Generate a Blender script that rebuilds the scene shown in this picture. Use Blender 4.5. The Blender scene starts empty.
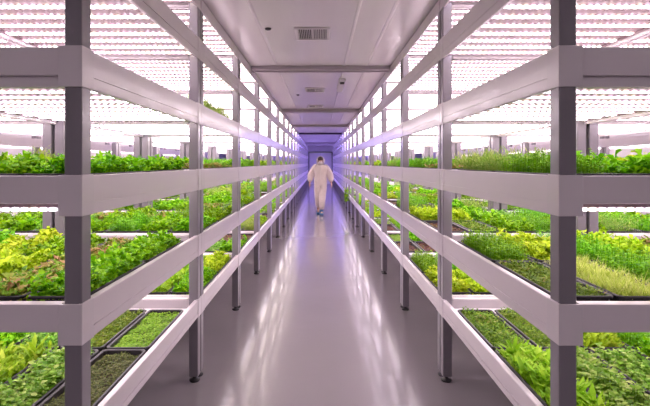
import bpy, bmesh, math, random
import numpy as np
from mathutils import Vector, Matrix
# ------------------------------------------------------------------ basics
U = 0.84            # half the aisle width in metres; rack and room sizes below are given in U
EYE = 1.8
R = random.Random(7)
SC = bpy.context.scene
COL = SC.collection

def link(o, parent=None):
    COL.objects.link(o)
    if parent is not None: o.parent = parent
    return o
def tag(o, label=None, cat=None, group=None, kind=None):
    if label: o['label'] = label
    if cat: o['category'] = cat
    if group: o['group'] = group
    if kind: o['kind'] = kind
    return o
def empty(name, loc, rz=0.0):
    o = bpy.data.objects.new(name, None); link(o)
    o.location = [c*U for c in loc]; o.rotation_euler = (0, 0, rz); o.empty_display_size = .1
    return o

class MB:
    """collects geometry in U units"""
    def __init__(s): s.v = []; s.f = []; s.m = []; s.sm = []
    def add(s, vs, fs, mi=0, smooth=False):
        n = len(s.v); s.v += [tuple(p) for p in vs]
        for f in fs: s.f.append(tuple(i+n for i in f)); s.m.append(mi); s.sm.append(smooth)
    def box(s, x0, x1, y0, y1, z0, z1, mi=0, c=0.0):
        if c <= 0:
            v = [(x, y, z) for z in (z0, z1) for y in (y0, y1) for x in (x0, x1)]
            f = [(0,2,3,1), (4,5,7,6), (0,1,5,4), (2,6,7,3), (0,4,6,2), (1,3,7,5)]
            s.add(v, f, mi); return
        bm = bmesh.new(); bmesh.ops.create_cube(bm, size=1)
        bmesh.ops.scale(bm, vec=(x1-x0, y1-y0, z1-z0), verts=bm.verts)
        bmesh.ops.translate(bm, vec=((x0+x1)/2, (y0+y1)/2, (z0+z1)/2), verts=bm.verts)
        bmesh.ops.bevel(bm, geom=bm.edges[:], offset=c, segments=1, affect='EDGES')
        bm.verts.index_update()
        s.add([v.co[:] for v in bm.verts], [[v.index for v in f.verts] for f in bm.faces], mi); bm.free()
    def lathe(s, cx, cy, prof, n=16, mi=0):
        vs = []; fs = []
        for r, z in prof:
            for k in range(n):
                a = 2*math.pi*k/n; vs.append((cx+r*math.cos(a), cy+r*math.sin(a), z))
        for i in range(len(prof)-1):
            for k in range(n):
                k2 = (k+1) % n; fs.append((i*n+k, i*n+k2, (i+1)*n+k2, (i+1)*n+k))
        fs.append(tuple(range(n-1, -1, -1))); fs.append(tuple((len(prof)-1)*n+k for k in range(n)))
        s.add(vs, fs, mi, True)
    def prism(s, poly, axis, a0, a1, mi=0):
        """poly of (p,q) swept along axis: 'y' -> (p=x,q=z); 'x' -> (p=y,q=z); 'z' -> (p=x,q=y)"""
        n = len(poly); mk = {'y': lambda p, q, t: (p, t, q), 'x': lambda p, q, t: (t, p, q), 'z': lambda p, q, t: (p, q, t)}[axis]
        vs = [mk(p, q, a0) for p, q in poly] + [mk(p, q, a1) for p, q in poly]
        fs = [(i, (i+1) % n, n+(i+1) % n, n+i) for i in range(n)] + [tuple(range(n-1, -1, -1)), tuple(range(n, 2*n))]
        s.add(vs, fs, mi)
    def mesh(s, name, mats, scale=U, fix=True):
        me = bpy.data.meshes.new(name)
        me.from_pydata([(x*scale, y*scale, z*scale) for x, y, z in s.v], [], s.f)
        for m in mats: me.materials.append(m)
        me.polygons.foreach_set('material_index', s.m); me.polygons.foreach_set('use_smooth', s.sm)
        if fix:
            bm = bmesh.new(); bm.from_mesh(me); bmesh.ops.recalc_face_normals(bm, faces=bm.faces); bm.to_mesh(me); bm.free()
        me.update(); return me
    def build(s, name, mats, parent=None, scale=U, fix=True):
        if not isinstance(mats, (list, tuple)): mats = [mats]
        return link(bpy.data.objects.new(name, s.mesh(name, mats, scale, fix)), parent)

# ------------------------------------------------------------------ materials
def nodes(name):
    m = bpy.data.materials.new(name); m.use_nodes = True; nt = m.node_tree
    for n in list(nt.nodes): nt.nodes.remove(n)
    out = nt.nodes.new('ShaderNodeOutputMaterial')
    return m, nt, out
def N(nt, t, **kw):
    n = nt.nodes.new(t)
    for k, v in kw.items():
        if k in n.inputs: n.inputs[k].default_value = v
        else: setattr(n, k, v)
    return n
def ramp(nt, stops, interp='LINEAR'):
    n = nt.nodes.new('ShaderNodeValToRGB'); cr = n.color_ramp; cr.interpolation = interp
    while len(cr.elements) < len(stops): cr.elements.new(.5)
    for e, (p, c) in zip(cr.elements, stops): e.position = p; e.color = (*c, 1)
    return n
def painted(name, col, rough=.4, metal=0.0, var=.06, scale=(3, 3, 3), bump=.0, bscale=6.0, rvar=.08, coat=0.0, bstretch=(1, 1, 1)):
    m, nt, out = nodes(name); L = nt.links.new
    tc = N(nt, 'ShaderNodeTexCoord'); mp = N(nt, 'ShaderNodeMapping'); mp.inputs['Scale'].default_value = scale
    L(tc.outputs['Object'], mp.inputs['Vector'])
    no = N(nt, 'ShaderNodeTexNoise', Scale=1.0, Detail=6.0, Roughness=.6); L(mp.outputs[0], no.inputs['Vector'])
    lo = tuple(c*(1-var) for c in col); hi = tuple(min(1, c*(1+var)) for c in col)
    r = ramp(nt, [(.3, lo), (.7, hi)]); L(no.outputs['Fac'], r.inputs[0])
    b = N(nt, 'ShaderNodeBsdfPrincipled', Metallic=metal, Roughness=rough); L(r.outputs[0], b.inputs['Base Color'])
    b.inputs['Coat Weight'].default_value = coat; b.inputs['Coat Roughness'].default_value = .08
    mr = N(nt, 'ShaderNodeMapRange'); mr.inputs['To Min'].default_value = rough-rvar; mr.inputs['To Max'].default_value = rough+rvar
    L(no.outputs['Fac'], mr.inputs['Value']); L(mr.outputs[0], b.inputs['Roughness'])
    if bump > 0:
        mp2 = N(nt, 'ShaderNodeMapping'); mp2.inputs['Scale'].default_value = bstretch; L(tc.outputs['Object'], mp2.inputs['Vector'])
        n2 = N(nt, 'ShaderNodeTexNoise', Scale=bscale, Detail=3.0); L(mp2.outputs[0], n2.inputs['Vector'])
        bp = N(nt, 'ShaderNodeBump', Strength=bump, Distance=.01); L(n2.outputs['Fac'], bp.inputs['Height'])
        L(bp.outputs[0], b.inputs['Normal'])
        if coat > 0: L(bp.outputs[0], b.inputs['Coat Normal'])
    L(b.outputs[0], out.inputs[0]); return m

M = {}
M['rail'] = painted('white_painted_rail', (.67, .612, .64), .32, var=.015, bump=.04, bscale=3, bstretch=(1, .6, 2.5), coat=.25, rvar=.03)
M['bracket'] = painted('rail_bracket', (.65, .60, .625), .33, var=.02, coat=.3)
M['post'] = painted('grey_post', (.20, .18, .205), .3, metal=.15, var=.03, bump=.12, bscale=5, bstretch=(1, 1, 1.2), coat=.3)
M['deck'] = painted('white_deck', (.80, .77, .79), .35, var=.03)
M['plate'] = painted('lamp_backing', (.30, .215, .235), .5, var=.04)
M['rubber'] = painted('black_rubber', (.02, .018, .02), .5, var=.2)
M['tray'] = painted('black_plastic', (.022, .019, .024), .42, var=.2, bump=.1, bscale=40)
M['steel'] = painted('steel', (.45, .43, .45), .25, metal=.8, var=.03)
M['dark'] = painted('dark_gap', (.05, .045, .05), .6)
M['ceilwhite'] = painted('ceiling_fixture_white', (.62, .58, .60), .35, var=.02)
M['beam'] = painted('ceiling_beam', (.38, .34, .37), .35, var=.04)
M['wall'] = painted('wall_panel', (.60, .57, .60), .4, var=.03)

def led_mat(name, cols, strength, base, pitch):
    """lamp strip: a row of diodes under a diffuser, their tints alternating along the strip"""
    m, nt, out = nodes(name); L = nt.links.new
    tc = N(nt, 'ShaderNodeTexCoord'); sx = N(nt, 'ShaderNodeSeparateXYZ'); L(tc.outputs['Object'], sx.inputs[0])
    mu = N(nt, 'ShaderNodeMath', operation='MULTIPLY'); mu.inputs[1].default_value = 2*math.pi/pitch; L(sx.outputs['X'], mu.inputs[0])
    si = N(nt, 'ShaderNodeMath', operation='SINE'); L(mu.outputs[0], si.inputs[0])
    mr = N(nt, 'ShaderNodeMapRange'); mr.inputs['From Min'].default_value = -1; mr.inputs['To Min'].default_value = base; mr.inputs['To Max'].default_value = 1; mr.inputs['To Min'].default_value = 0
    L(si.outputs[0], mr.inputs['Value']); pw = N(nt, 'ShaderNodeMath', operation='POWER'); pw.inputs[1].default_value = 1.2; L(mr.outputs[0], pw.inputs[0])
    ma = N(nt, 'ShaderNodeMath', operation='MULTIPLY_ADD'); ma.inputs[1].default_value = strength-base; ma.inputs[2].default_value = base; L(pw.outputs[0], ma.inputs[0])
    m2 = N(nt, 'ShaderNodeMath', operation='MULTIPLY'); m2.inputs[1].default_value = 1/(pitch*4); L(sx.outputs['X'], m2.inputs[0])
    fr = N(nt, 'ShaderNodeMath', operation='FRACT'); L(m2.outputs[0], fr.inputs[0])
    rp = ramp(nt, [(i/len(cols), c) for i, c in enumerate(cols)], 'CARDINAL'); L(fr.outputs[0], rp.inputs[0])
    em = N(nt, 'ShaderNodeEmission'); L(rp.outputs[0], em.inputs[0]); L(ma.outputs[0], em.inputs[1])
    L(em.outputs[0], out.inputs[0]); return m
M['led'] = led_mat('led_white_pink', [(1, .78, .90), (1, .90, .72), (1, .72, .86), (.95, .84, 1.0)], 8.5, .8, .04*U)
M['led_violet'] = led_mat('led_violet', [(.34, .26, 1.0), (.42, .32, 1.0)], 6.4, 5.0, .04*U)

def leaf_mat(name, stops, transl=.35, spec=.22, patch=None, rough=.5):
    m, nt, out = nodes(name); L = nt.links.new
    g = N(nt, 'ShaderNodeNewGeometry'); oi = N(nt, 'ShaderNodeObjectInfo'); tc = N(nt, 'ShaderNodeTexCoord')
    r = ramp(nt, stops); 
    no = N(nt, 'ShaderNodeTexNoise', Scale=9.0, Detail=2.0); L(tc.outputs['Object'], no.inputs['Vector'])
    a = N(nt, 'ShaderNodeMath', operation='MULTIPLY'); a.inputs[1].default_value = .8; L(g.outputs['Random Per Island'], a.inputs[0])
    a2 = N(nt, 'ShaderNodeMath', operation='MULTIPLY_ADD'); a2.inputs[1].default_value = .6; L(no.outputs['Fac'], a2.inputs[0]); L(a.outputs[0], a2.inputs[2])
    a3 = N(nt, 'ShaderNodeMath', operation='SUBTRACT'); a3.inputs[1].default_value = .2; L(a2.outputs[0], a3.inputs[0]); L(a3.outputs[0], r.inputs[0])
    hs = N(nt, 'ShaderNodeHueSaturation'); L(r.outputs[0], hs.inputs['Color'])
    mr = N(nt, 'ShaderNodeMapRange'); mr.inputs['To Min'].default_value = .485; mr.inputs['To Max'].default_value = .515; L(oi.outputs['Random'], mr.inputs['Value']); L(mr.outputs[0], hs.inputs['Hue'])
    mv = N(nt, 'ShaderNodeMapRange'); mv.inputs['To Min'].default_value = .82; mv.inputs['To Max'].default_value = 1.12; L(oi.outputs['Random'], mv.inputs['Value']); L(mv.outputs[0], hs.inputs['Value'])
    b = N(nt, 'ShaderNodeBsdfPrincipled', Roughness=rough); b.inputs['Specular IOR Level'].default_value = spec; L(hs.outputs[0], b.inputs['Base Color'])
    t = N(nt, 'ShaderNodeBsdfTranslucent'); L(hs.outputs[0], t.inputs[0])
    mx = N(nt, 'ShaderNodeMixShader', Fac=transl); L(b.outputs[0], mx.inputs[1]); L(t.outputs[0], mx.inputs[2]); L(mx.outputs[0], out.inputs[0])
    return m
G = dict
LM = {
 'lettuce': leaf_mat('leaf_lettuce', [(0, (.07, .24, .002)), (.45, (.20, .50, .004)), (1, (.46, .78, .015))]),
 'yellow':  leaf_mat('leaf_yellow', [(0, (.26, .42, .008)), (.5, (.46, .66, .01)), (1, (.72, .82, .05))]),
 'red':     leaf_mat('leaf_red', [(0, (.08, .20, .01)), (.45, (.20, .38, .015)), (.68, (.36, .34, .06)), (1, (.46, .22, .12))]),
 'cress':   leaf_mat('leaf_cress', [(0, (.07, .24, .004)), (.5, (.18, .48, .005)), (1, (.40, .72, .02))]),
 'olive':   leaf_mat('leaf_olive', [(0, (.06, .09, .02)), (.5, (.14, .19, .04)), (1, (.28, .30, .10))]),
 'basil':   leaf_mat('leaf_basil', [(0, (.06, .20, .006)), (.4, (.16, .38, .015)), (.75, (.34, .54, .08)), (1, (.50, .60, .18))]),
 'grass':   leaf_mat('leaf_grass', [(0, (.36, .58, .03)), (.5, (.62, .78, .14)), (1, (.86, .90, .38))]),
 'chard':   leaf_mat('leaf_chard', [(0, (.16, .36, .008)), (.5, (.34, .58, .02)), (1, (.58, .74, .08))]),
 'dill':    leaf_mat('leaf_dill', [(0, (.12, .30, .02)), (.5, (.30, .48, .05)), (1, (.58, .60, .16))]),
 'thyme':   leaf_mat('leaf_thyme', [(0, (.07, .17, .006)), (.5, (.17, .33, .015)), (.85, (.32, .46, .04)), (1, (.40, .30, .10))]),
 'micro':   leaf_mat('leaf_micro', [(0, (.14, .36, .01)), (.5, (.28, .56, .03)), (1, (.46, .70, .08))]),
 'ruby':    leaf_mat('leaf_ruby', [(0, (.08, .03, .02)), (.5, (.20, .07, .05)), (.8, (.30, .14, .06)), (1, (.20, .34, .04))]),
}
def soil_mat():
    m, nt, out = nodes('growing_medium'); L = nt.links.new
    tc = N(nt, 'ShaderNodeTexCoord'); no = N(nt, 'ShaderNodeTexNoise', Scale=90.0, Detail=4.0); L(tc.outputs['Object'], no.inputs['Vector'])
    r = ramp(nt, [(.3, (.018, .010, .009)), (.6, (.07, .038, .028)), (.8, (.15, .10, .07))]); L(no.outputs['Fac'], r.inputs[0])
    b = N(nt, 'ShaderNodeBsdfPrincipled', Roughness=.85); L(r.outputs[0], b.inputs['Base Color'])
    bp = N(nt, 'ShaderNodeBump', Strength=.6, Distance=.004); L(no.outputs['Fac'], bp.inputs['Height']); L(bp.outputs[0], b.inputs['Normal'])
    L(b.outputs[0], out.inputs[0]); return m
M['soil'] = soil_mat()

# ------------------------------------------------------------------ crops (built in metres, tray 0.227 x 0.67 m)
TW, TL, TH = .272, .80, .076
def leaf(V, F, p, az, el, L, W, prof, bend, ruf, ns, cup=.15):
    """one leaf: ns segments long, three verts across, bending downward, with ruffled edges"""
    d = np.array([math.cos(az)*math.cos(el), math.sin(az)*math.cos(el), math.sin(el)])
    s = np.array([-math.sin(az), math.cos(az), 0.])
    n0 = len(V); pos = np.array(p, float)
    for i in range(ns+1):
        t = i/ns; w = W*.5*prof[min(len(prof)-1, int(round(t*(len(prof)-1))))]
        up = np.cross(d, s); up = up/ (np.linalg.norm(up)+1e-9); up = up if up[2] >= 0 or abs(d[2]) > .9 else -up
        r1 = ruf*R.uniform(-1, 1)*W; r2 = ruf*R.uniform(-1, 1)*W
        V.append(tuple(pos - s*w*(1+R.uniform(-1, 1)*ruf) + up*(cup*w+r1))); V.append(tuple(pos)); V.append(tuple(pos + s*w*(1+R.uniform(-1, 1)*ruf) + up*(cup*w+r2)))
        el -= bend/ns; d = np.array([math.cos(az)*math.cos(el), math.sin(az)*math.cos(el), math.sin(el)]); pos = pos + d*L/ns
    for i in range(ns):
        a = n0+3*i; F.append((a, a+1, a+4, a+3)); F.append((a+1, a+2, a+5, a+4))
def stem(V, F, p, q, w):
    p = np.array(p); q = np.array(q); a = R.uniform(0, 6.28); s = np.array([math.cos(a)*w/2, math.sin(a)*w/2, 0]); n = len(V)
    V += [tuple(p-s), tuple(p+s), tuple(q+s*.7), tuple(q-s*.7)]; F.append((n, n+1, n+2, n+3))
OV = [.25, .8, 1, .85, .15]; LONG = [.3, .55, .9, 1, .75, .1]; GR = [.8, 1, .8, .1]; FR = [.3, .7, 1, 1.1, .8]
# kind: plants (nx, ny), stem height, leaves per plant, leaf length, width, profile, bend, ruffle, segments, elevation range, spread, stem width
CR = {
 'lettuce': (8, 22, (.015, .085), 19, (.035, .07), .021, FR, 1.3, .40, 4, (.5, 1.45), .012, 0),
 'yellow':  (8, 22, (.02, .09), 18, (.035, .068), .021, FR, 1.4, .42, 4, (.5, 1.4), .012, 0),
 'red':     (8, 21, (.006, .05), 16, (.032, .065), .021, FR, 1.3, .38, 4, (.3, 1.3), .014, 0),
 'cress':   (16, 46, (.075, .125), 5, (.014, .024), .013, OV, .8, .1, 2, (.0, .9), .003, .002),
 'olive':   (19, 56, (.008, .022), 3, (.010, .017), .009, OV, .6, .1, 2, (.0, .9), .003, .0015),
 'basil':   (10, 28, (.035, .085), 7, (.024, .036), .026, OV, .7, .08, 3, (-.5, .9), .012, .003),
 'grass':   (22, 64, (.0, .01), 2, (.06, .10), .0035, GR, .7, .0, 3, (1.0, 1.5), .004, 0),
 'chard':   (6, 18, (.004, .02), 7, (.08, .125), .020, LONG, .8, .04, 5, (.9, 1.5), .008, 0),
 'dill':    (14, 40, (.06, .135), 10, (.03, .06), .005, GR, .8, .1, 2, (.0, 1.3), .006, .0015),
 'thyme':   (15, 43, (.02, .055), 5, (.012, .024), .012, OV, .6, .12, 2, (-.1, .9), .006, .0018),
 'micro':   (19, 56, (.012, .024), 3, (.010, .018), .010, OV, .6, .1, 2, (.0, .8), .003, .0018),
 'ruby':    (13, 38, (.006, .02), 3, (.014, .022), .011, OV, .7, .1, 2, (.0, .9), .004, .0015),
}
def crop_mesh(kind, seed, lod=0, thin=1.0):
    R.seed(seed*101+len(kind)*7+ord(kind[0]))
    nx, ny, sh, nl, ll, w, prof, bend, ruf, ns, el, spread, sw = CR[kind]
    V = []; F = []; wx = TW*U-.042; wy = TL*U-.046; z0 = .036*U
    if lod:
        f = .62 if lod == 1 else .36; g = 1/f**.75
        nx = max(3, round(nx*f)); ny = max(6, round(ny*f)); w *= g; ns = max(2, ns-1); ll = (ll[0]*(1+.25*(g-1)), ll[1]*(1+.25*(g-1)))
        if lod == 2: nl = max(2, round(nl*.7)); ns = 2
    ph = R.uniform(0, 6.28)
    for i in range(nx):
        for j in range(ny):
            if R.random() > thin: continue
            x = -wx/2 + (i+.5)*wx/nx + R.uniform(-.4, .4)*wx/nx; y = -wy/2 + (j+.5)*wy/ny + R.uniform(-.4, .4)*wy/ny
            vig = .86 + .20*math.sin(ph+x*31+y*17) + .10*math.sin(ph*3+y*41-x*23) + R.uniform(-.12, .12)
            h = R.uniform(*sh)*vig; p0 = (x, y, z0)
            lean = (R.uniform(-1, 1)*spread, R.uniform(-1, 1)*spread)
            top = (x+lean[0], y+lean[1], z0+h)
            if sw: stem(V, F, p0, top, sw*(1.5 if lod else 1))
            a0 = R.uniform(0, 6.28)
            for k in range(nl):
                t = (k+.5)/nl if nl > 4 else R.uniform(.85, 1.)
                hh = z0 + h*(t if nl > 4 and (sw or h > .01) else R.uniform(.9, 1.))
                e = el[0]+(el[1]-el[0])*(t if nl > 4 else R.random()) + R.uniform(-.15, .15)
                L = R.uniform(*ll)*vig*(1.1-.35*t if nl > 6 else 1)
                # young inner leaves are shorter and more upright
                leaf(V, F, (x+lean[0]*t, y+lean[1]*t, hh), a0+k*2.4+R.uniform(-.3, .3), e, L, w*R.uniform(.75, 1.2), prof, bend*R.uniform(.6, 1.3), ruf, ns)
    hx, hy = TW*U/2-.012, TL*U/2-.012
    V = [(math.copysign(hx+min(.011, (abs(x)-hx)*.28), x) if abs(x) > hx else x, math.copysign(hy+min(.008, (abs(y)-hy)*.28), y) if abs(y) > hy else y, max(z, z0)) for x, y, z in V]
    me = bpy.data.meshes.new('foliage_'+kind)
    me.from_pydata(V, [], F); me.materials.append(LM[kind])
    me.polygons.foreach_set('use_smooth', [True]*len(F)); me.update(); return me
CROPS = {}
def crop(kind, seed, lod, thin=1.0):
    key = (kind, seed, lod, thin)
    if key not in CROPS: CROPS[key] = crop_mesh(kind, seed, lod, thin)
    return CROPS[key]

def tray_mb():
    b = MB(); w, l, h = TW/2-.004, TL/2-.004, TH; t = .006; tp = .012; lip = .009
    # outer shell tapers to the base; rolled lip on top
    def ring(w, l, z, c=.018): 
        return [(w-c, -l, z), (w, -l+c, z), (w, l-c, z), (w-c, l, z), (-w+c, l, z), (-w, l-c, z), (-w, -l+c, z), (-w+c, -l, z)]
    rings = [ring(w-tp, l-tp, 0), ring(w-lip, l-lip, h-.012), ring(w, l, h-.012), ring(w, l, h-.003), ring(w-.003, l-.003, h), ring(w-lip, l-lip, h), ring(w-lip-t, l-lip-t, h-.004), ring(w-tp-t, l-tp-t, t)]
    vs = [p for r in rings for p in r]; fs = []
    for i in range(len(rings)-1):
        for k in range(8): fs.append((i*8+k, i*8+(k+1) % 8, (i+1)*8+(k+1) % 8, (i+1)*8+k))
    fs.append(tuple(range(7, -1, -1))); fs.append(tuple((len(rings)-1)*8+k for k in range(8)))
    b.add(vs, fs)
    for s in (-1, 1):                                     # stiffening ribs on the long sides
        for k in range(5):
            y = (k-2)*l*.38; b.box(s*(w-.011)-.003, s*(w-.011)+.003, y-.008, y+.008, .004, h-.012)
    return b
TRAY = tray_mb().mesh('seedling_tray', [M['tray']])
def soil_mesh():
    nx, ny = 8, 22; w, l = TW/2-.021, TL/2-.021; V = []; F = []; rr = random.Random(3)
    for j in range(ny+1):
        for i in range(nx+1): V.append(((-w+2*w*i/nx)*U, (-l+2*l*j/ny)*U, (.034+rr.uniform(-.003, .003))*U))
    for j in range(ny):
        for i in range(nx): a = j*(nx+1)+i; F.append((a, a+1, a+nx+2, a+nx+1))
    me = bpy.data.meshes.new('soil'); me.from_pydata(V, [], F); me.materials.append(M['soil'])
    me.polygons.foreach_set('use_smooth', [True]*len(F)); me.update(); return me
SOIL = soil_mesh()

# ------------------------------------------------------------------ racks
LV = {'D': .68, 'C': 1.206, 'B': 1.747, 'A': 2.29, 'E': 2.83}      # rail tops above the floor
W = 1.18; PW, PD = .074, .085
CEIL = 3.19
def post_poly():
    w, d, s, g = PW/2, PD/2, .012, .010      # closed profile with one slot in the rear face
    c = .004
    return [(-w+c, -d), (w-c, -d), (w, -d+c), (w, d-c), (w-c, d), (s/2, d), (s/2, d-g), (-s/2, d-g), (-s/2, d), (-w+c, d), (-w, d-c), (-w, -d+c)]
def rail_poly(sx, zt, h, wide):
    """side rail section: flat upper face, a groove, lower lamp-housing flange; sx = outward side"""
    x = sx*W/2; t = .020; g = .118 if h > .15 else h*.7
    p = [(x-sx*t, zt-h), (x-sx*.003, zt-h), (x, zt-h+.004), (x, zt-g-.003), (x-sx*.004, zt-g-.003), (x-sx*.004, zt-g+.003), (x, zt-g+.003), (x, zt-.004), (x-sx*.004, zt), (x-sx*wide, zt), (x-sx*wide, zt-.012), (x-sx*t, zt-.012)]
    return p
CACHE = {}
def mesh_of(key, fn):
    if key not in CACHE: CACHE[key] = fn()
    return CACHE[key]
def part(name, key, fn, mats, parent, loc=(0, 0, 0)):
    if not isinstance(mats, (list, tuple)): mats = [mats]
    me = mesh_of(key, lambda: fn().mesh(name, mats))
    o = bpy.data.objects.new(name, me); link(o, parent); o.location = [c*U for c in loc]; return o

def b_post():
    b = MB(); b.prism(post_poly(), 'z', .05, CEIL-.02); return b
def b_foot():
    b = MB(); b.lathe(0, 0, [(.040, 0), (.043, .006), (.043, .016), (.020, .024), (.014, .03), (.014, .052)], 20); return b
def b_rail(sx, lvl, L, sleeves):
    def f():
        b = MB(); zt = LV[lvl]; h = .14 if lvl == 'D' else .17
        b.prism(rail_poly(sx, zt, h, .030), 'y', 0.0 if sleeves else .001, L)
        if sleeves:
            for y0 in (0, L-.105): b_sleeve(b, sx, zt, h, y0, L)
        return b
    return f
def b_sleeve(b, sx, zt, h, y0, L):
    # bracket that wraps the post corner
    x = sx*W/2; front = y0 < .01; e = .004
    ya, yb = (-.012, .10) if front else (L-.10, L+.008)
    if front: b.box(*sorted((x+sx*e, x-sx*.098)), -.012, .0, zt-h, zt+.002, c=.002)
    else: b.box(*sorted((x+sx*e, x-sx*.098)), L-.001, L+.009, zt-h, zt+.002, c=.002)
    b.box(*sorted((x+sx*e, x)), ya+.002, yb, zt-h, zt+.002, c=.0015)
    ym, yn = (0, .1) if front else (L-.1, L)
    b.box(*sorted((x, x-sx*.0155)), ym, yn, zt-.004, zt+.004)
def b_cross(lvl):
    def f():
        b = MB(); zt = LV[lvl]
        b.box(-W/2+.094, W/2-.094, .004, .024, zt-.12, zt-.001, c=.003)
        b.box(-W/2+.094, W/2-.094, .024, .055, zt-.012, zt-.001)
        b.box(-W/2+.094, W/2-.094, .024, .05, zt-.12, zt-.108)
        if lvl in 'AE': b.box(-W/2+.094, W/2-.094, .030, .046, zt-.166, zt-.1205, c=.002)     # end cover of the lamp housing
        return b
    return f
def b_deck(L):
    def f():
        b = MB(); b.box(-W/2+.022, W/2-.022, .087, L-.087, -.012, 0, c=.002)
        for x in (-.28, 0, .28): b.box(x-.010, x+.010, .09, L-.09, -.030, -.0122)   # stiffening ribs under the sheet
        return b
    return f
NS = 10
def strip_ys(L): 
    p = (L-.30)/(NS-1); return [.15+i*p for i in range(NS)]
def b_panel(L, far, lowz=0.0):
    def f():
        b = MB(); x0, x1 = -W/2+.024, W/2-.024; y0, y1 = .09, L-.09
        b.box(x0, x1, y0, y1, .055, .062)                         # reflector sheet
        for (a, c, d, e) in ((x0, x0+.012, y0, y1), (x1-.012, x1, y0, y1), (x0+.012, x1-.012, y0, y0+.012), (x1*0+x0+.012, x1-.012, y1-.012, y1)):
            b.box(a, c, d, e, .042, .055)
        if far:
            for y in strip_ys(L):
                b.box(x0+.014, x1-.014, y-.029, y+.029, .043, .0545, 1)
        return b
    return f
def b_strip():
    b = MB(); x = W/2-.038
    b.box(-x, x, -.022, .022, .0487, .0546, 0)                     # housing
    # diffuser: half-round lens
    n = 6; pl = [(-.029+.058*i/n, .046-.004*math.sin(math.pi*i/n)) for i in range(n+1)]; pl += [(.029, .0485), (-.029, .0485)]
    b.prism(pl, 'x', -x, x, 1); return b
def rack(name, x, y, L, detail, label, cat='rack', group=None, led='led', levels='DCBAE'):
    t = empty(name, (x, y, 0)); tag(t, label, cat, group)
    Lk = round(L, 3); cx, cy = W/2-PW/2-.003, PD/2
    for sx in (-1, 1):
        for yy in (cy, L-cy):
            p = part('post', 'post', b_post, M['post'], t, (sx*cx, yy, 0))
            part('foot', 'foot', b_foot, M['rubber'], p)
    for lv in levels:
        h = .14 if lv == 'D' else .17
        for sx in (-1, 1):
            part('side_rail', ('rail', lv, sx, Lk, detail < 2), b_rail(sx, lv, L, detail < 2), M['rail'], t)
            if detail == 2:
                for e, y0 in enumerate((0, L)):
                    def bs(sx=sx, lv=lv, h=h, y0=y0): b = MB(); b_sleeve(b, sx, LV[lv], h, y0, L); return b
                    part('corner_bracket', ('brk', lv, sx, Lk, e), bs, M['bracket'], t)
        for yy in (0, 1):
            o = part('cross_rail', ('cross', lv), b_cross(lv), M['rail'], t, (0, L if yy else 0, 0))
            if yy: o.rotation_euler = (0, 0, math.pi)
        if detail > 0 or lv in 'DCB':
            part('shelf_deck', ('deck', Lk), b_deck(L), M['deck'], t, (0, 0, LV[lv]-.070))
    if detail == 2 and L > 2:                                      # lamp bar under the front edge of the eye-level shelf
        def fb(): b = MB(); b.box(-W/2+.10, W/2-.10, .030, .044, LV['B']-.138, LV['B']-.1205, 0); b.box(-W/2+.10, W/2-.10, .028, .042, LV['B']-.152, LV['B']-.1382, 1); return b
        part('led_strip', 'frontbar', fb, [M['plate'], M[led]], t)
    # top frame of the rack
    def ft():
        b = MB()
        for sx in (-1, 1): b.box(*sorted((sx*W/2, sx*(W/2-.02))), 0, L, CEIL-.115, CEIL-.008, c=.003)
        for y in (0, L-.04): b.box(-W/2+.079, W/2-.079, y, y+.04, CEIL-.085, CEIL-.03, c=.003)
        return b
    part('top_frame', ('top', Lk), ft, M['rail'], t)
    for lv in 'TEABC':
        z = (CEIL-.118) if lv == 'T' else LV[lv]-.190
        if detail > 0:
            pn = part('lamp_panel', ('panel', Lk, False), b_panel(L, False), [M['plate'], M[led]], t, (0, 0, z))
            for y in strip_ys(L): part('led_strip', 'strip'+led, b_strip, [M['plate'], M[led]], pn, (0, y, 0))
        else:
            part('lamp_panel', ('panel', Lk, True, led), b_panel(L, True), [M['plate'], M[led]], t, (0, 0, z))
    return t

def zk(k): return 2.105 if k == 0 else 4.10+2.0*(k-1)+.11
def lk(k): return 2.08 if k == 0 else 1.975
ORD = ['first', 'second', 'third', 'fourth', 'fifth', 'sixth', 'seventh', 'eighth', 'ninth', 'tenth', 'eleventh', 'twelfth', 'thirteenth', 'fourteenth', 'fifteenth', 'sixteenth', 'seventeenth', 'eighteenth', 'nineteenth', 'twentieth']
SIDE = {-1: 'left', 1: 'right'}
XR = {1: 1.59, 2: 2.79, 3: 6.34}
RK = {1: 'beside the aisle', 2: 'behind the aisle rack', 3: 'across the next aisle'}
for s in (-1, 1):
    for k in range(0, 19):
        if k < 10:
            rack('grow_rack', s*XR[1], zk(k), lk(k), 2 if k < 2 else (1 if k < 3 else 0),
                 f'white grow rack bay {RK[1]} on the {SIDE[s]}, {ORD[k]} bay from the front', 'rack', f'{SIDE[s]} aisle grow racks')
        else:
            rack('grow_rack', s*XR[1], zk(k), lk(k), 0, f'violet-lit empty rack bay {SIDE[s]} of the aisle, {ORD[k-10]} past the green bays', 'rack', f'{SIDE[s]} violet racks', led='led_violet')
    for k in range(0, 10):
        rack('grow_rack', s*XR[2], zk(k), lk(k), 1 if k < 1 else 0, f'white grow rack bay {RK[2]} on the {SIDE[s]}, {ORD[k]} from the front', 'rack', f'{SIDE[s]} inner grow racks')
    for k in range(3, 12):
        rack('grow_rack', s*XR[3], zk(k), lk(k), 0, f'far grow rack bay {RK[3]} on the {SIDE[s]}, {ORD[k]} bay back', 'rack', f'{SIDE[s]} far grow racks')

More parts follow.
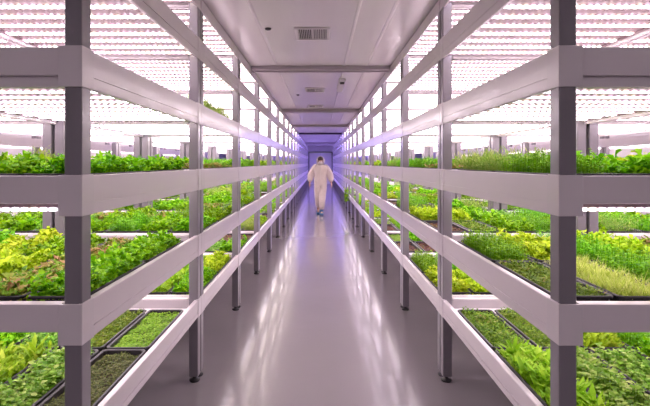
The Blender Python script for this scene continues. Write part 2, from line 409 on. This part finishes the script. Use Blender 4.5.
# ------------------------------------------------------------------ trays of plants
DESC = {'lettuce': 'frilly green lettuce', 'yellow': 'yellow-green frilly lettuce', 'red': 'red-tinged green lettuce', 'cress': 'dense green cress', 'olive': 'short olive-brown sprouts',
        'basil': 'broad-leaved green seedlings', 'grass': 'pale thin grassy shoots', 'chard': 'long-leaved green seedlings', 'dill': 'feathery yellow-green herbs', 'thyme': 'small-leaved green herbs',
        'micro': 'short pale sprouts', 'ruby': 'sparse dark red seedlings'}
LVN = {'D': 'bottom', 'C': 'middle', 'B': 'eye-level', 'A': 'high'}
COLN = ['at the aisle edge', 'second from the aisle', 'third from the aisle', 'at the inner edge']
# what the photograph shows where: (side, rack, level, bay, column, row) -> crop
PLAN = {
 (-1,1,'D',0,0,0): 'olive', (-1,1,'D',0,0,1): 'micro', (-1,1,'D',0,1,0): 'basil', (-1,1,'D',0,1,1): 'thyme', (-1,1,'D',0,2,0): 'chard', (-1,1,'D',0,2,1): 'basil', (-1,1,'D',0,3,0): 'yellow', (-1,1,'D',0,3,1): 'lettuce',
 (-1,1,'C',0,0,0): 'lettuce', (-1,1,'C',0,0,1): 'lettuce', (-1,1,'C',0,1,0): 'red', (-1,1,'C',0,1,1): 'red', (-1,1,'C',0,2,0): 'yellow', (-1,1,'C',0,2,1): 'lettuce', (-1,1,'C',0,3,0): 'lettuce', (-1,1,'C',0,3,1): 'yellow',
 (-1,1,'C',1,0,0): 'lettuce', (-1,1,'C',1,0,1): 'lettuce', (-1,1,'C',1,1,0): 'lettuce', (-1,1,'C',1,1,1): 'cress',
 (-1,1,'D',1,0,0): 'lettuce', (-1,1,'D',1,0,1): 'yellow', (-1,1,'D',1,1,0): 'chard', (-1,1,'D',1,1,1): 'lettuce', (-1,1,'D',2,0,0): 'lettuce', (-1,1,'D',2,0,1): 'ruby', (-1,1,'D',2,1,1): 'ruby',
 (-1,1,'B',0,0,0): 'lettuce', (-1,1,'B',0,0,1): 'lettuce', (-1,1,'B',0,1,0): 'lettuce', (-1,1,'B',0,1,1): 'lettuce', (-1,1,'B',1,0,0): 'red', (-1,1,'B',1,0,1): 'red', (-1,1,'B',0,3,0): 'yellow', (-1,1,'B',0,2,0): 'lettuce', (-1,1,'B',2,0,0): 'lettuce',
 (1,1,'C',0,0,0): 'thyme', (1,1,'C',0,0,1): 'cress', (1,1,'C',0,1,0): 'grass', (1,1,'C',0,1,1): 'yellow', (1,1,'C',0,2,0): 'cress', (1,1,'C',0,2,1): 'cress', (1,1,'C',0,3,0): 'cress', (1,1,'C',0,3,1): 'yellow',
 (1,1,'C',1,0,0): 'ruby', (1,1,'C',1,0,1): 'yellow', (1,1,'C',1,1,0): 'thyme', (1,1,'C',1,1,1): 'yellow', (1,1,'C',2,0,0): 'cress', (1,1,'C',2,0,1): 'ruby', (1,1,'C',3,0,0): 'yellow',
 (1,1,'D',0,0,0): 'chard', (1,1,'D',0,0,1): 'thyme', (1,1,'D',0,1,0): 'basil', (1,1,'D',0,1,1): 'thyme', (1,1,'D',0,2,0): 'basil', (1,1,'D',0,2,1): 'chard', (1,1,'D',0,3,0): 'lettuce', (1,1,'D',0,3,1): 'cress',
 (1,1,'D',1,0,0): 'yellow', (1,1,'D',1,0,1): 'cress', (1,1,'D',1,1,0): 'yellow', (1,1,'D',1,1,1): 'cress', (1,1,'D',2,0,0): 'ruby', (1,1,'D',2,0,1): 'micro', (1,1,'D',2,1,0): 'ruby', (1,1,'D',3,0,0): 'ruby',
 (1,1,'B',0,0,0): 'cress', (1,1,'B',0,0,1): 'dill', (1,1,'B',0,1,0): 'lettuce', (1,1,'B',0,1,1): 'dill', (1,1,'B',0,2,0): 'yellow', (1,1,'B',0,3,0): 'red', (1,1,'B',1,0,0): 'red', (1,1,'B',1,0,1): 'cress', (1,1,'B',1,1,0): 'dill',
}
KEEPS = (
  'L1A100L1A101L1B000L1B001L1B010L1B011L1B020L1B021L1B031L1B100L1B101L1B110L1B111L1B121L1B131L1B200L1B201L1B210L1B211L1B221L1B230L1B300L1B301L1B320L1B400L1B401L1B500L1B501L1B600L1B601'
  'L1B800L1B801L1B901L1C000L1C001L1C010L1C011L1C020L1C021L1C031L1C100L1C101L1C110L1C111L1C120L1C121L1C130L1C131L1C200L1C201L1C210L1C211L1C220L1C221L1C230L1C231L1C300L1C301L1C310L1C311'
  'L1C320L1C321L1C330L1C331L1C400L1C401L1C410L1C411L1C420L1C421L1C430L1C431L1C500L1C501L1C510L1C511L1C520L1C521L1C530L1C531L1C600L1C601L1C610L1C611L1C701L1C710L1C711L1C800L1C811L1C900'
  'L1C911L1D000L1D001L1D010L1D011L1D020L1D021L1D030L1D031L1D100L1D101L1D110L1D111L1D200L1D201L1D210L1D211L1D300L1D301L1D310L1D311L1D400L1D401L1D410L1D411L1D500L1D501L1D510L1D600L1D601'
  'L1D610L1D700L1D701L1D710L1D800L1D801L1D810L1D900L1D901L1D910L2B110L2C001L2C100L2C101L2C110L2C111L2C120L2C121L2C130L2C131L2C200L2C201L2C210L2C211L2C300L2C301L2C310L2C400L2C401L2C500'
  'L2C510L2C601L2C700R1B000R1B001R1B010R1B011R1B020R1B021R1B031R1B100R1B101R1B110R1B111R1B131R1B200R1B201R1B210R1B211R1B220R1B300R1B301R1B311R1B400R1B401R1B500R1B501R1B600R1B601R1B700'
  'R1B701R1B901R1C000R1C001R1C010R1C011R1C020R1C021R1C030R1C031R1C100R1C101R1C110R1C111R1C120R1C121R1C130R1C131R1C200R1C201R1C210R1C211R1C220R1C221R1C230R1C231R1C300R1C301R1C310R1C311'
  'R1C320R1C321R1C330R1C331R1C400R1C401R1C410R1C411R1C421R1C430R1C431R1C500R1C501R1C510R1C511R1C520R1C521R1C530R1C601R1C610R1C701R1C710R1C711R1C801R1C811R1C900R1C910R1D000R1D001R1D010'
  'R1D011R1D020R1D021R1D030R1D031R1D100R1D101R1D110R1D111R1D200R1D201R1D210R1D211R1D300R1D301R1D310R1D311R1D400R1D401R1D410R1D411R1D500R1D501R1D510R1D511R1D600R1D601R1D610R1D701R1D710'
  'R1D711R1D800R1D801R1D901R1D910R2C001R2C100R2C101R2C110R2C111R2C120R2C121R2C130R2C131R2C200R2C201R2C210R2C300R2C301R2C310R2C400R2C401R2C500R2C510R2C511R2C601')    # the trays in view, largest first kept as objects: side, row, level, bay, column, place
FARS = (
  'L1B120L1B220L1B231L1B310L1B311L1B330L1B430L1B510L1B511L1B611L1B701L1B711L1C700L1C801L1C901L1D511L1D611L1D711L1D811L2B101L2B120L2C410L2C511L2C701L2C711L2C800L2C801L2C900L2C901R1B221'
  'R1B320R1B321R1B421R1B431R1B520R1B610R1B801R1B900R1C420R1C600R1C611R1C700R1C800R1C810R1C901R1D911R2B110R2B210R2B321R2B420R2C410R2C411R2C701R2C800R2C801R2C900R2C901')
KEEP = {KEEPS[i:i+6] for i in range(0, len(KEEPS), 6)}; FAR = {FARS[i:i+6] for i in range(0, len(FARS), 6)}    #KEEPLIST
places = []; KM = {}
rr = random.Random(21)
for s in (-1, 1):
    for rk in (1, 2, 3):
        for lv in 'DCB':
            if rk == 3 and lv == 'D': continue
            for k in range(10):
                if rk == 3 and not 3 <= k <= 7: continue
                for c in range(4):
                    if rk == 1 and k >= 6 and c > 1: continue
                    if rk == 2 and k >= 5 and c > 1: continue
                    if rk == 3 and c > 1: continue
                    for r in range(2):
                        if (s, rk, lv, k, c, r) == (1, 1, 'D', 7, 0, 0): rr.random(); continue      # the potted plant stands here
                        kind = PLAN.get((s, rk, lv, k, c, r)) or rr.choice(['lettuce', 'lettuce', 'lettuce', 'lettuce', 'yellow', 'cress', 'cress', 'red', 'dill', 'ruby' if lv != 'B' and k > 1 else 'cress', 'basil', 'thyme'])
                        places.append((s, rk, lv, k, c, r, kind))
for c in (0, 1):
    for r in (0, 1): places.append((-1, 1, 'A', 1, c, r, 'dill'))
def place_xyz(s, rk, lv, k, c, r):
    x = s*(XR[rk]-W/2+.03+.28*(c+.5)); y = zk(k)+.10+.40+r*.815 + .0
    return x, y, LV[lv]-.0695
STUFF_V, = [None],
stuff = []
for (s, rk, lv, k, c, r, kind) in places:
    x, y, z = place_xyz(s, rk, lv, k, c, r)
    key = f"{'L' if s < 0 else 'R'}{rk}{lv}{k}{c}{r}"
    jr = random.Random(key)
    x += jr.uniform(-.0015, .0015); y += jr.uniform(-.003, .003)
    if KEEP is not None and key not in KEEP and key not in FAR: continue
    if KEEP is not None and key not in KEEP: stuff.append((x, y, z, kind, jr.randrange(2), jr.random() < .5)); continue
    near = rk == 1 and k < 2
    lod = 0 if near else (1 if (k < 4 and rk < 3) else 2)
    t = bpy.data.objects.new('seedling_tray', TRAY); link(t); KM[t.name] = key; t.location = (x*U, y*U, z*U)
    if jr.random() < .5 : t.rotation_euler = (0, 0, math.pi)
    lab = f"tray of {DESC[kind]}, {SIDE[s]} {LVN[lv]} shelf, {ORD[k]} bay, {['', '', 'back rack ', 'far rack '][rk]}{['aisle', 'second', 'third', 'inner'][c] if rk == 1 else ['front', 'second', 'third', 'rear'][c]} column, {'nearer' if r == 0 else 'farther'}"
    tag(t, lab, 'tray of plants', f"{SIDE[s]} trays on the {LVN[lv]} shelves")
    o = bpy.data.objects.new('soil', SOIL); link(o, t)
    o = bpy.data.objects.new('foliage', crop(kind, jr.randrange(2), lod, .8 if kind == 'ruby' else 1.0)); link(o, t)
if stuff:
    Vs = []; Fs = []; Ms = []; mats = [M['tray']]+list(LM.values()); names = list(LM.keys()); nb = 0
    cache = {}
    def arr(me):
        n = len(me.vertices); a = np.empty(n*3, np.float32); me.vertices.foreach_get('co', a); return a.reshape(-1, 3), [tuple(p.vertices) for p in me.polygons]
    for (x, y, z, kind, sd, flip) in stuff:
        for (mk, me, mi) in (('tray', TRAY, 0), (kind+str(sd), crop(kind, sd, 2), 1+names.index(kind))):
            if mk not in cache: cache[mk] = arr(me)
            a, f = cache[mk]; a = a*np.array([-1, -1, 1]) if flip else a
            a = a + np.array([x*U, y*U, z*U]); Vs.append(a); Fs += [tuple(i+nb for i in q) for q in f]; Ms += [mi]*len(f); nb += len(a)
    me = bpy.data.meshes.new('distant_plant_trays'); me.from_pydata(np.concatenate(Vs).tolist(), [], Fs)
    for m in mats: me.materials.append(m)
    me.polygons.foreach_set('material_index', Ms); me.polygons.foreach_set('use_smooth', [True]*len(Fs)); me.update()
    o = bpy.data.objects.new('distant_plant_trays', me); link(o)
    tag(o, 'mass of small distant trays of green plants deep inside the racks', 'plants', kind='stuff')

# leafy plant hanging out over the aisle on the right, far down
def trailing():
    R.seed(77); V = []; F = []
    for i in range(170):
        a = R.uniform(0, 6.28); h = R.uniform(-.17, .17); r = R.uniform(.0, .05)
        leaf(V, F, (r*math.cos(a), 1.6*r*math.sin(a), h), a, R.uniform(-.6, .9), R.uniform(.05, .08), .035, LONG, 1.2, .15, 3)
    V = [(min(x, .085), y, z) for x, y, z in V]
    me = bpy.data.meshes.new('foliage'); me.from_pydata(V, [], F); me.materials.append(LM['cress']); me.polygons.foreach_set('use_smooth', [True]*len(F)); me.update(); return me
pot = MB(); pot.lathe(0, 0, [(.05, 0), (.07, .10), (.074, .10), (.074, .115), (.066, .115), (.062, .1)], 18)
po = pot.build('trailing_plant', M['tray']); po.location = (1.14*U, 16.70*U, (LV['D']-.0695)*U)
tag(po, 'bushy dark green leafy plant spilling from the bottom shelf into the aisle', 'plant')
b = MB(); rs = random.Random(5)
for i in range(7):
    y = rs.uniform(-.04, .04); pth = [(0, y*.3, .10), (-.06, y*.6, .18), (-.15, y, .20), (-.24, y*1.4, .16), (-.27, y*1.6, rs.uniform(-.1, .1))]
    for (xa, ya, za), (xb, yb, zb) in zip(pth, pth[1:]):
        e = .004; b.add([(xa-e, ya-e, za-e), (xa+e, ya+e, za-e), (xa, ya, za+e), (xb-e, yb-e, zb-e), (xb+e, yb+e, zb-e), (xb, yb, zb+e)], [(0, 1, 4, 3), (1, 2, 5, 4), (2, 0, 3, 5)])
b.build('stem', LM['cress'], po)
o = bpy.data.objects.new('foliage', trailing()); link(o, po); o.location = (-.27*U, 0, .12*U)

# ------------------------------------------------------------------ room
XW = 7.6; YB, YE = -3.2, 42.0
def floor_mat():
    m, nt, out = nodes('glossy_epoxy_floor'); L = nt.links.new
    tc = N(nt, 'ShaderNodeTexCoord'); no = N(nt, 'ShaderNodeTexNoise', Scale=.8, Detail=5.0); L(tc.outputs['Object'], no.inputs['Vector'])
    r = ramp(nt, [(.3, (.33, .30, .325)), (.7, (.36, .33, .352))]); L(no.outputs['Fac'], r.inputs[0])
    b = N(nt, 'ShaderNodeBsdfPrincipled', Roughness=.2); L(r.outputs[0], b.inputs['Base Color']); b.inputs['Specular IOR Level'].default_value = .6
    b.inputs['Coat Weight'].default_value = .35; b.inputs['Coat Roughness'].default_value = .06
    n2 = N(nt, 'ShaderNodeTexNoise', Scale=7.0, Detail=3.0); L(tc.outputs['Object'], n2.inputs['Vector'])
    bp = N(nt, 'ShaderNodeBump', Strength=.10, Distance=.01); L(n2.outputs['Fac'], bp.inputs['Height']); L(bp.outputs[0], b.inputs['Normal']); L(bp.outputs[0], b.inputs['Coat Normal'])
    L(b.outputs[0], out.inputs[0]); return m
def ceil_mat():
    m, nt, out = nodes('white_metal_ceiling'); L = nt.links.new
    tc = N(nt, 'ShaderNodeTexCoord'); mp = N(nt, 'ShaderNodeMapping'); mp.inputs['Scale'].default_value = (2.2, .25, 1); L(tc.outputs['Object'], mp.inputs['Vector'])
    no = N(nt, 'ShaderNodeTexNoise', Scale=1.5, Detail=4.0); L(mp.outputs[0], no.inputs['Vector'])
    r = ramp(nt, [(.3, (.66, .615, .645)), (.7, (.74, .70, .72))]); L(no.outputs['Fac'], r.inputs[0])
    b = N(nt, 'ShaderNodeBsdfPrincipled', Roughness=.22); L(r.outputs[0], b.inputs['Base Color']); b.inputs['Specular IOR Level'].default_value = .6
    bp = N(nt, 'ShaderNodeBump', Strength=.15, Distance=.02); L(no.outputs['Fac'], bp.inputs['Height']); L(bp.outputs[0], b.inputs['Normal'])
    L(b.outputs[0], out.inputs[0]); return m
M['floor'] = floor_mat(); M['ceil'] = ceil_mat()
def struct(name, b, m): return tag(b.build(name, m), kind='structure')
b = MB(); b.box(-XW-.1, XW+.1, YB-.1, YE+.1, -.1, 0); struct('floor', b, M['floor'])
b = MB(); b.box(-XW-.1, XW+.1, YB-.1, YE+.1, CEIL, CEIL+.1)
struct('ceiling', b, M['ceil'])
b = MB(); b.box(-XW-.1, -XW, YB, YE, 0, CEIL); struct('wall_left', b, M['wall'])
b = MB(); b.box(XW, XW+.1, YB, YE, 0, CEIL); struct('wall_right', b, M['wall'])
b = MB(); b.box(-XW, XW, YB-.1, YB, 0, CEIL); struct('wall_back', b, M['wall'])
b = MB()
DW, DHt = .98, 2.68
b.box(-XW, -DW, YE, YE+.1, 0, CEIL); b.box(DW, XW, YE, YE+.1, 0, CEIL); b.box(-DW, DW, YE, YE+.1, DHt, CEIL)
struct('wall_front', b, M['wall'])
b = MB(); b.box(-DW, -.006, YE+.02, YE+.07, .01, DHt-.03, c=.004); b.box(.006, DW, YE+.02, YE+.07, .01, DHt-.03, c=.004)
d = struct('door_1', b, M['wall'])
b = MB()
for x in (-DW, DW): b.box(x-.04, x+.04, YE-.03, YE, 0, DHt)
b.box(-DW-.04, DW+.04, YE-.04, YE, DHt, DHt+.07); fr = b.build('door_frame', M['dark'], d)
for s in (-1, 1):
    b = MB(); b.box(s*.09-.012, s*.09+.012, YE-.02, YE+.02, 1.1, 1.4, c=.003); b.build('door_handle', M['steel'], d)
for i, (y, dark) in enumerate(((7.15, 0), (12.9, 0), (18.2, 0), (23.0, 1), (34.0, 0))):
    b = MB(); b.box(-.99, .99, y, y+.28, CEIL-.055, CEIL-.002, c=.006); b.box(-.99, .99, y+.10, y+.18, CEIL-.075, CEIL-.0545)
    struct(f'trim_{i+1}', b, M['dark'] if dark else M['beam'])
for i, x in enumerate((-.62, .34, .66)):                 # ceiling panel joints
    b = MB(); b.prism([(x-.02, CEIL-.0005), (x-.008, CEIL-.005), (x+.008, CEIL-.005), (x+.02, CEIL-.0005)], 'y', YB, YE); struct(f'trim_{i+6}', b, M['ceil'])

# ceiling fittings
def vent(x, y, w, l, label):
    t = empty('ceiling_vent', (x, y, CEIL)); tag(t, label, 'vent', 'ceiling vents over the aisle')
    b = MB(); f = .035
    b.box(-w/2-f, w/2+f, -l/2-f, -l/2, -.016, -.002, c=.003); b.box(-w/2-f, w/2+f, l/2, l/2+f, -.016, -.002, c=.003)
    b.box(-w/2-f, -w/2, -l/2, l/2, -.016, -.002, c=.003); b.box(w/2, w/2+f, -l/2, l/2, -.016, -.002, c=.003)
    b.box(-.006, .006, -l/2, l/2, -.014, -.003); b.build('frame', M['ceilwhite'], t)
    b = MB(); b.box(-w/2, w/2, -l/2, l/2, -.003, -.001); b.build('duct_opening', M['dark'], t)
    n = 16
    for half in (0, 1):
        b = MB(); 
        for i in range(n//2):
            xx = (-w/2 if half == 0 else 0)+(i+.5)*w/n; a = .2 if half == 0 else .65
            b.prism([(xx-.004*(1+a), -.003), (xx-.004*(1-a)-.003*0, -.013), (xx+.006*a+.0015, -.013), (xx+.0015, -.003)], 'y', -l/2, l/2)
        b.build('louvre', M['ceilwhite'], t)
    return t
vent(-.085, 5.37, .30, .42, 'square louvred ceiling vent nearest the front, half dark half white')
vent(-.10, 9.5, .30, .42, 'smaller-looking ceiling vent behind the first crossbeam')
vent(-.12, 12.25, .30, .42, 'ceiling vent just before the second crossbeam, third along the aisle')
t = empty('ceiling_light', (.36, 8.85, CEIL)); tag(t, 'long narrow white ceiling fitting with a dark round end above the aisle', 'ceiling light')
b = MB(); b.box(-.055, .055, -.62, .62, -.05, -.002, c=.01); b.build('housing', M['ceilwhite'], t)
b = MB(); b.lathe(0, -.52, [(.035, -.078), (.04, -.06), (.04, -.0505)], 16); b.build('sensor', M['dark'], t)
b = MB(); b.lathe(0, 0, [(.018, -.02), (.03, -.014), (.034, -.002)], 18); o = b.build('smoke_detector', M['dark']); o.location = (-.54*U, 5.17*U, CEIL*U)
tag(o, 'small dark round detector on the ceiling left of the nearest vent', 'detector')
b = MB(); b.lathe(0, 0, [(.016, -.02), (.026, -.014), (.03, -.002)], 18); o = b.build('sprinkler_head', M['dark']); o.location = (-.46*U, 10.2*U, CEIL*U)
tag(o, 'tiny dark sprinkler on the ceiling past the first crossbeam', 'sprinkler')

# ------------------------------------------------------------------ person
def skin(name, pts, edges, rad, root, mat, parent=None, sub=2):
    me = bpy.data.meshes.new(name); me.from_pydata(pts, edges, [])
    o = bpy.data.objects.new(name, me); link(o, parent)
    o.modifiers.new('s', 'SKIN'); o.modifiers['s'].use_smooth_shade = True
    sv = me.skin_vertices[0].data if me.skin_vertices else None
    if sv is None:
        bm = bmesh.new(); bm.from_mesh(me); bm.verts.layers.skin.verify(); bm.to_mesh(me); bm.free(); sv = me.skin_vertices[0].data
    for i, r in enumerate(rad):
        sv[i].radius = r if isinstance(r, tuple) else (r, r); sv[i].use_root = i == root
    s2 = o.modifiers.new('d', 'SUBSURF'); s2.levels = sub; s2.render_levels = sub
    dg = bpy.context.evaluated_depsgraph_get(); ev = o.evaluated_get(dg)
    me2 = bpy.data.meshes.new_from_object(ev); o.modifiers.clear(); o.data = me2; me2.materials.clear(); me2.materials.append(mat)
    for p in me2.polygons: p.use_smooth = True
    return o
M['skin'] = painted('skin', (.55, .33, .25), .5, var=.04)
M['suit'] = painted('thin_white_coverall', (.60, .50, .48), .55, var=.10, scale=(9, 9, 5), bump=.5, bscale=14)
M['mask'] = painted('face_mask', (.72, .66, .68), .6)
M['hair'] = painted('dark_hair', (.035, .02, .018), .5)
M['shoe'] = painted('blue_shoe_cover', (.04, .16, .34), .45)
M['eye'] = painted('eye_dark', (.02, .015, .015), .2)
PX, PY = 0.0, 17.55*U
P0 = bpy.data.objects.new
# joints; the figure walks towards -y
J = dict(pel=(0,0,.93), wa=(0,0,1.08), ch=(0,-.01,1.28), nk=(0,-.01,1.43), nk2=(0,-.02,1.49), hd=(0,-.03,1.56), ht=(0,-.025,1.64),
 ls=(-.17,0,1.385), le=(-.285,.03,1.14), lw=(-.315,-.03,.92), rs=(.17,0,1.385), re=(.285,.0,1.14), rw=(.315,-.09,.92),
 lh=(-.085,.0,.88), lkn=(-.075,.02,.50), la=(-.07,.22,.14), lt=(-.07,.10,.05), rh=(.085,0,.88), rkn=(.055,-.12,.50), ra=(.035,-.22,.09), rt=(.03,-.35,.035))
names = list(J); idx = {n: i for i, n in enumerate(names)}
E = [('pel','wa'),('wa','ch'),('ch','nk'),('nk','nk2'),('nk2','hd'),('hd','ht'),('ch','ls'),('ls','le'),('le','lw'),('ch','rs'),('rs','re'),('re','rw'),('pel','lh'),('lh','lkn'),('lkn','la'),('la','lt'),('pel','rh'),('rh','rkn'),('rkn','ra'),('ra','rt')]
rad = dict(pel=(.14,.10), wa=(.12,.085), ch=(.14,.10), nk=(.058,.055), nk2=(.055,.055), hd=(.078,.092), ht=(.066,.075), ls=.05, le=.04, lw=.028, rs=.05, re=.04, rw=.028, lh=.08, lkn=.055, la=.038, lt=.033, rh=.08, rkn=.055, ra=.038, rt=.033)
body = skin('person', [J[n] for n in names], [(idx[a], idx[b]) for a, b in E], [rad[n] for n in names], 0, M['skin'])
body.location = (PX, PY, 0)
tag(body, 'person in a thin white hooded coverall and blue shoe covers walking up the aisle', 'person')
SJ = dict(J); SJ['ct'] = (0, 0, 1.0); SJ['lc'] = (-.32, -.025, .96); SJ['rc'] = (.32, -.08, .96); SJ['lb'] = (-.07, .20, .19); SJ['rb'] = (.037, -.205, .15)
sn = ['pel','wa','ch','nk','ls','le','lc','rs','re','rc','lh','lkn','lb','rh','rkn','rb']; si = {n: i for i, n in enumerate(sn)}
SE = [('pel','wa'),('wa','ch'),('ch','nk'),('ch','ls'),('ls','le'),('le','lc'),('ch','rs'),('rs','re'),('re','rc'),('pel','lh'),('lh','lkn'),('lkn','lb'),('pel','rh'),('rh','rkn'),('rkn','rb')]
sr = dict(pel=(.20,.15), wa=(.20,.15), ch=(.19,.14), nk=(.085,.085), ls=.105, le=.115, lc=.075, rs=.105, re=.115, rc=.075, lh=.135, lkn=.105, lb=.085, rh=.135, rkn=.105, rb=.085)
skin('coverall', [SJ[n] for n in sn], [(si[a], si[b]) for a, b in SE], [sr[n] for n in sn], 0, M['suit'], body)
b = MB(); b.box(-.012, .012, -.196, -.16, 1.02, 1.42, c=.002); M['zip'] = painted('zip_flap', (.62, .54, .53), .5); b.build('zip_flap', M['zip'], body, scale=1)
def ellip(name, c, r, mat, cut=None, n=20):
    bm = bmesh.new(); bmesh.ops.create_uvsphere(bm, u_segments=n, v_segments=n//2+2, radius=1)
    bmesh.ops.scale(bm, vec=r, verts=bm.verts); bmesh.ops.translate(bm, vec=c, verts=bm.verts)
    if cut: bmesh.ops.delete(bm, geom=[v for v in bm.verts if cut(v.co)], context='VERTS')
    me = bpy.data.meshes.new(name); bm.to_mesh(me); bm.free(); me.materials.append(mat)
    for p in me.polygons: p.use_smooth = True
    o = bpy.data.objects.new(name, me); link(o, body)
    if cut: m = o.modifiers.new('t', 'SOLIDIFY'); m.thickness = .006
    return o
# hood with an opening for the face, fringe of hair, mask, eyes, ears, nose
ellip('hood', (0, -.02, 1.575), (.118, .135, .148), M['suit'], lambda p: p.y < -.085 and abs(p.x) < .075 and p.z > 1.49, 32)
ellip('hair', (0, -.028, 1.60), (.092, .108, .098), M['hair'], lambda p: p.z < 1.60 and p.y < -.02, 24)
ellip('face_mask', (0, -.062, 1.525), (.062, .075, .052), M['mask'], lambda p: p.y > -.05, 24)
ellip('nose', (0, -.128, 1.553), (.012, .018, .02), M['skin'])
for s in (-1, 1):
    ellip('eye', (s*.03, -.112, 1.578), (.012, .009, .007), M['eye'], None, 12)
    ellip('ear', (s*.086, -.02, 1.565), (.012, .02, .03), M['skin'], None, 12)
# hands: palm and five separate curled fingers
for s, w in ((-1, J['lw']), (1, J['rw'])):
    pts = [(w[0], w[1], w[2]+.02), (w[0]+s*.004, w[1]-.004, w[2]-.03), (w[0]+s*.006, w[1]-.006, w[2]-.075)]; ed = [(0, 1), (1, 2)]; ra = [(.024, .018), (.017, .036), (.015, .038)]
    for k, ln in enumerate((.070, .080, .074, .058)):
        fy = w[1]-.034+k*.0225; n = len(pts)
        pts += [(w[0]+s*.006, fy, w[2]-.088), (w[0]+s*.002, fy-.002, w[2]-.088-ln*.45), (w[0]-s*.012, fy-.002, w[2]-.088-ln*.8), (w[0]-s*.024, fy, w[2]-.088-ln)]
        ed += [(2, n), (n, n+1), (n+1, n+2), (n+2, n+3)]; ra += [.0095, .009, .0085, .007]
    n = len(pts); pts += [(w[0], w[1]-.04, w[2]-.03), (w[0]-s*.008, w[1]-.062, w[2]-.06), (w[0]-s*.014, w[1]-.066, w[2]-.09)]; ed += [(1, n), (n, n+1), (n+1, n+2)]; ra += [.012, .010, .008]
    skin('hand', pts, ed, ra, 1, M['skin'], body, 1)
# shoe covers
def shoe(p, pitch, yaw=0):
    bm = bmesh.new(); bmesh.ops.create_uvsphere(bm, u_segments=20, v_segments=14, radius=1)
    for v in bm.verts:
        x, y, z = v.co; z = max(z, -.75); wy = .055*(1-.18*y); v.co = Vector((x*wy, y*.145, (z+.75)*.040*(1+.45*max(0, y))))
    # ankle cuff
    g = bmesh.ops.create_cone(bm, cap_ends=False, segments=20, radius1=.052, radius2=.046, depth=.12); bmesh.ops.translate(bm, vec=(0, .055, .105), verts=g['verts'])
    bmesh.ops.rotate(bm, verts=bm.verts, cent=(0, -.10, 0), matrix=Matrix.Rotation(pitch, 3, 'X')); bmesh.ops.translate(bm, vec=p, verts=bm.verts)
    me = bpy.data.meshes.new('shoe_cover'); bm.to_mesh(me); bm.free(); me.materials.append(M['shoe'])
    for q in me.polygons: q.use_smooth = True
    return link(bpy.data.objects.new('shoe_cover', me), body)
shoe((-.07, .155, .002), -.42); shoe((.033, -.27, .002), 0.0)

# ------------------------------------------------------------------ light, camera, view
for i, x in enumerate((-4.2, 0, 4.2)):                           # added fill lights, out of view behind the camera, brightening the rack fronts
    l = bpy.data.lights.new('rack_front_fill', 'AREA'); l.shape = 'RECTANGLE'; l.size = 2.4; l.size_y = .5; l.energy = 9; l.color = (1, .9, .96)
    o = bpy.data.objects.new('rack_front_fill', l); link(o); o.location = (x*U, -.9*U, (CEIL-.03)*U)
w = bpy.data.worlds.new('World'); SC.world = w; w.use_nodes = True
w.node_tree.nodes['Background'].inputs[0].default_value = (.5, .45, .5, 1); w.node_tree.nodes['Background'].inputs[1].default_value = .2
cam = bpy.data.cameras.new('camera'); co = bpy.data.objects.new('camera', cam); link(co)
co.location = (0, 0, EYE*U); co.rotation_euler = (math.pi/2, 0, 0)
cam.sensor_width = 36; cam.lens = 501/650*36; cam.shift_x = 4.5/650; cam.shift_y = -40/650; cam.clip_end = 200; cam.clip_start = .02
SC.camera = co
vs = SC.view_settings; vs.view_transform = 'Standard'; vs.look = 'None'; vs.gamma = 1; vs.use_curve_mapping = False; vs.exposure = 1.03
SC.cycles.use_denoising = True; SC.cycles.max_bounces = 10; SC.cycles.sample_clamp_indirect = 8
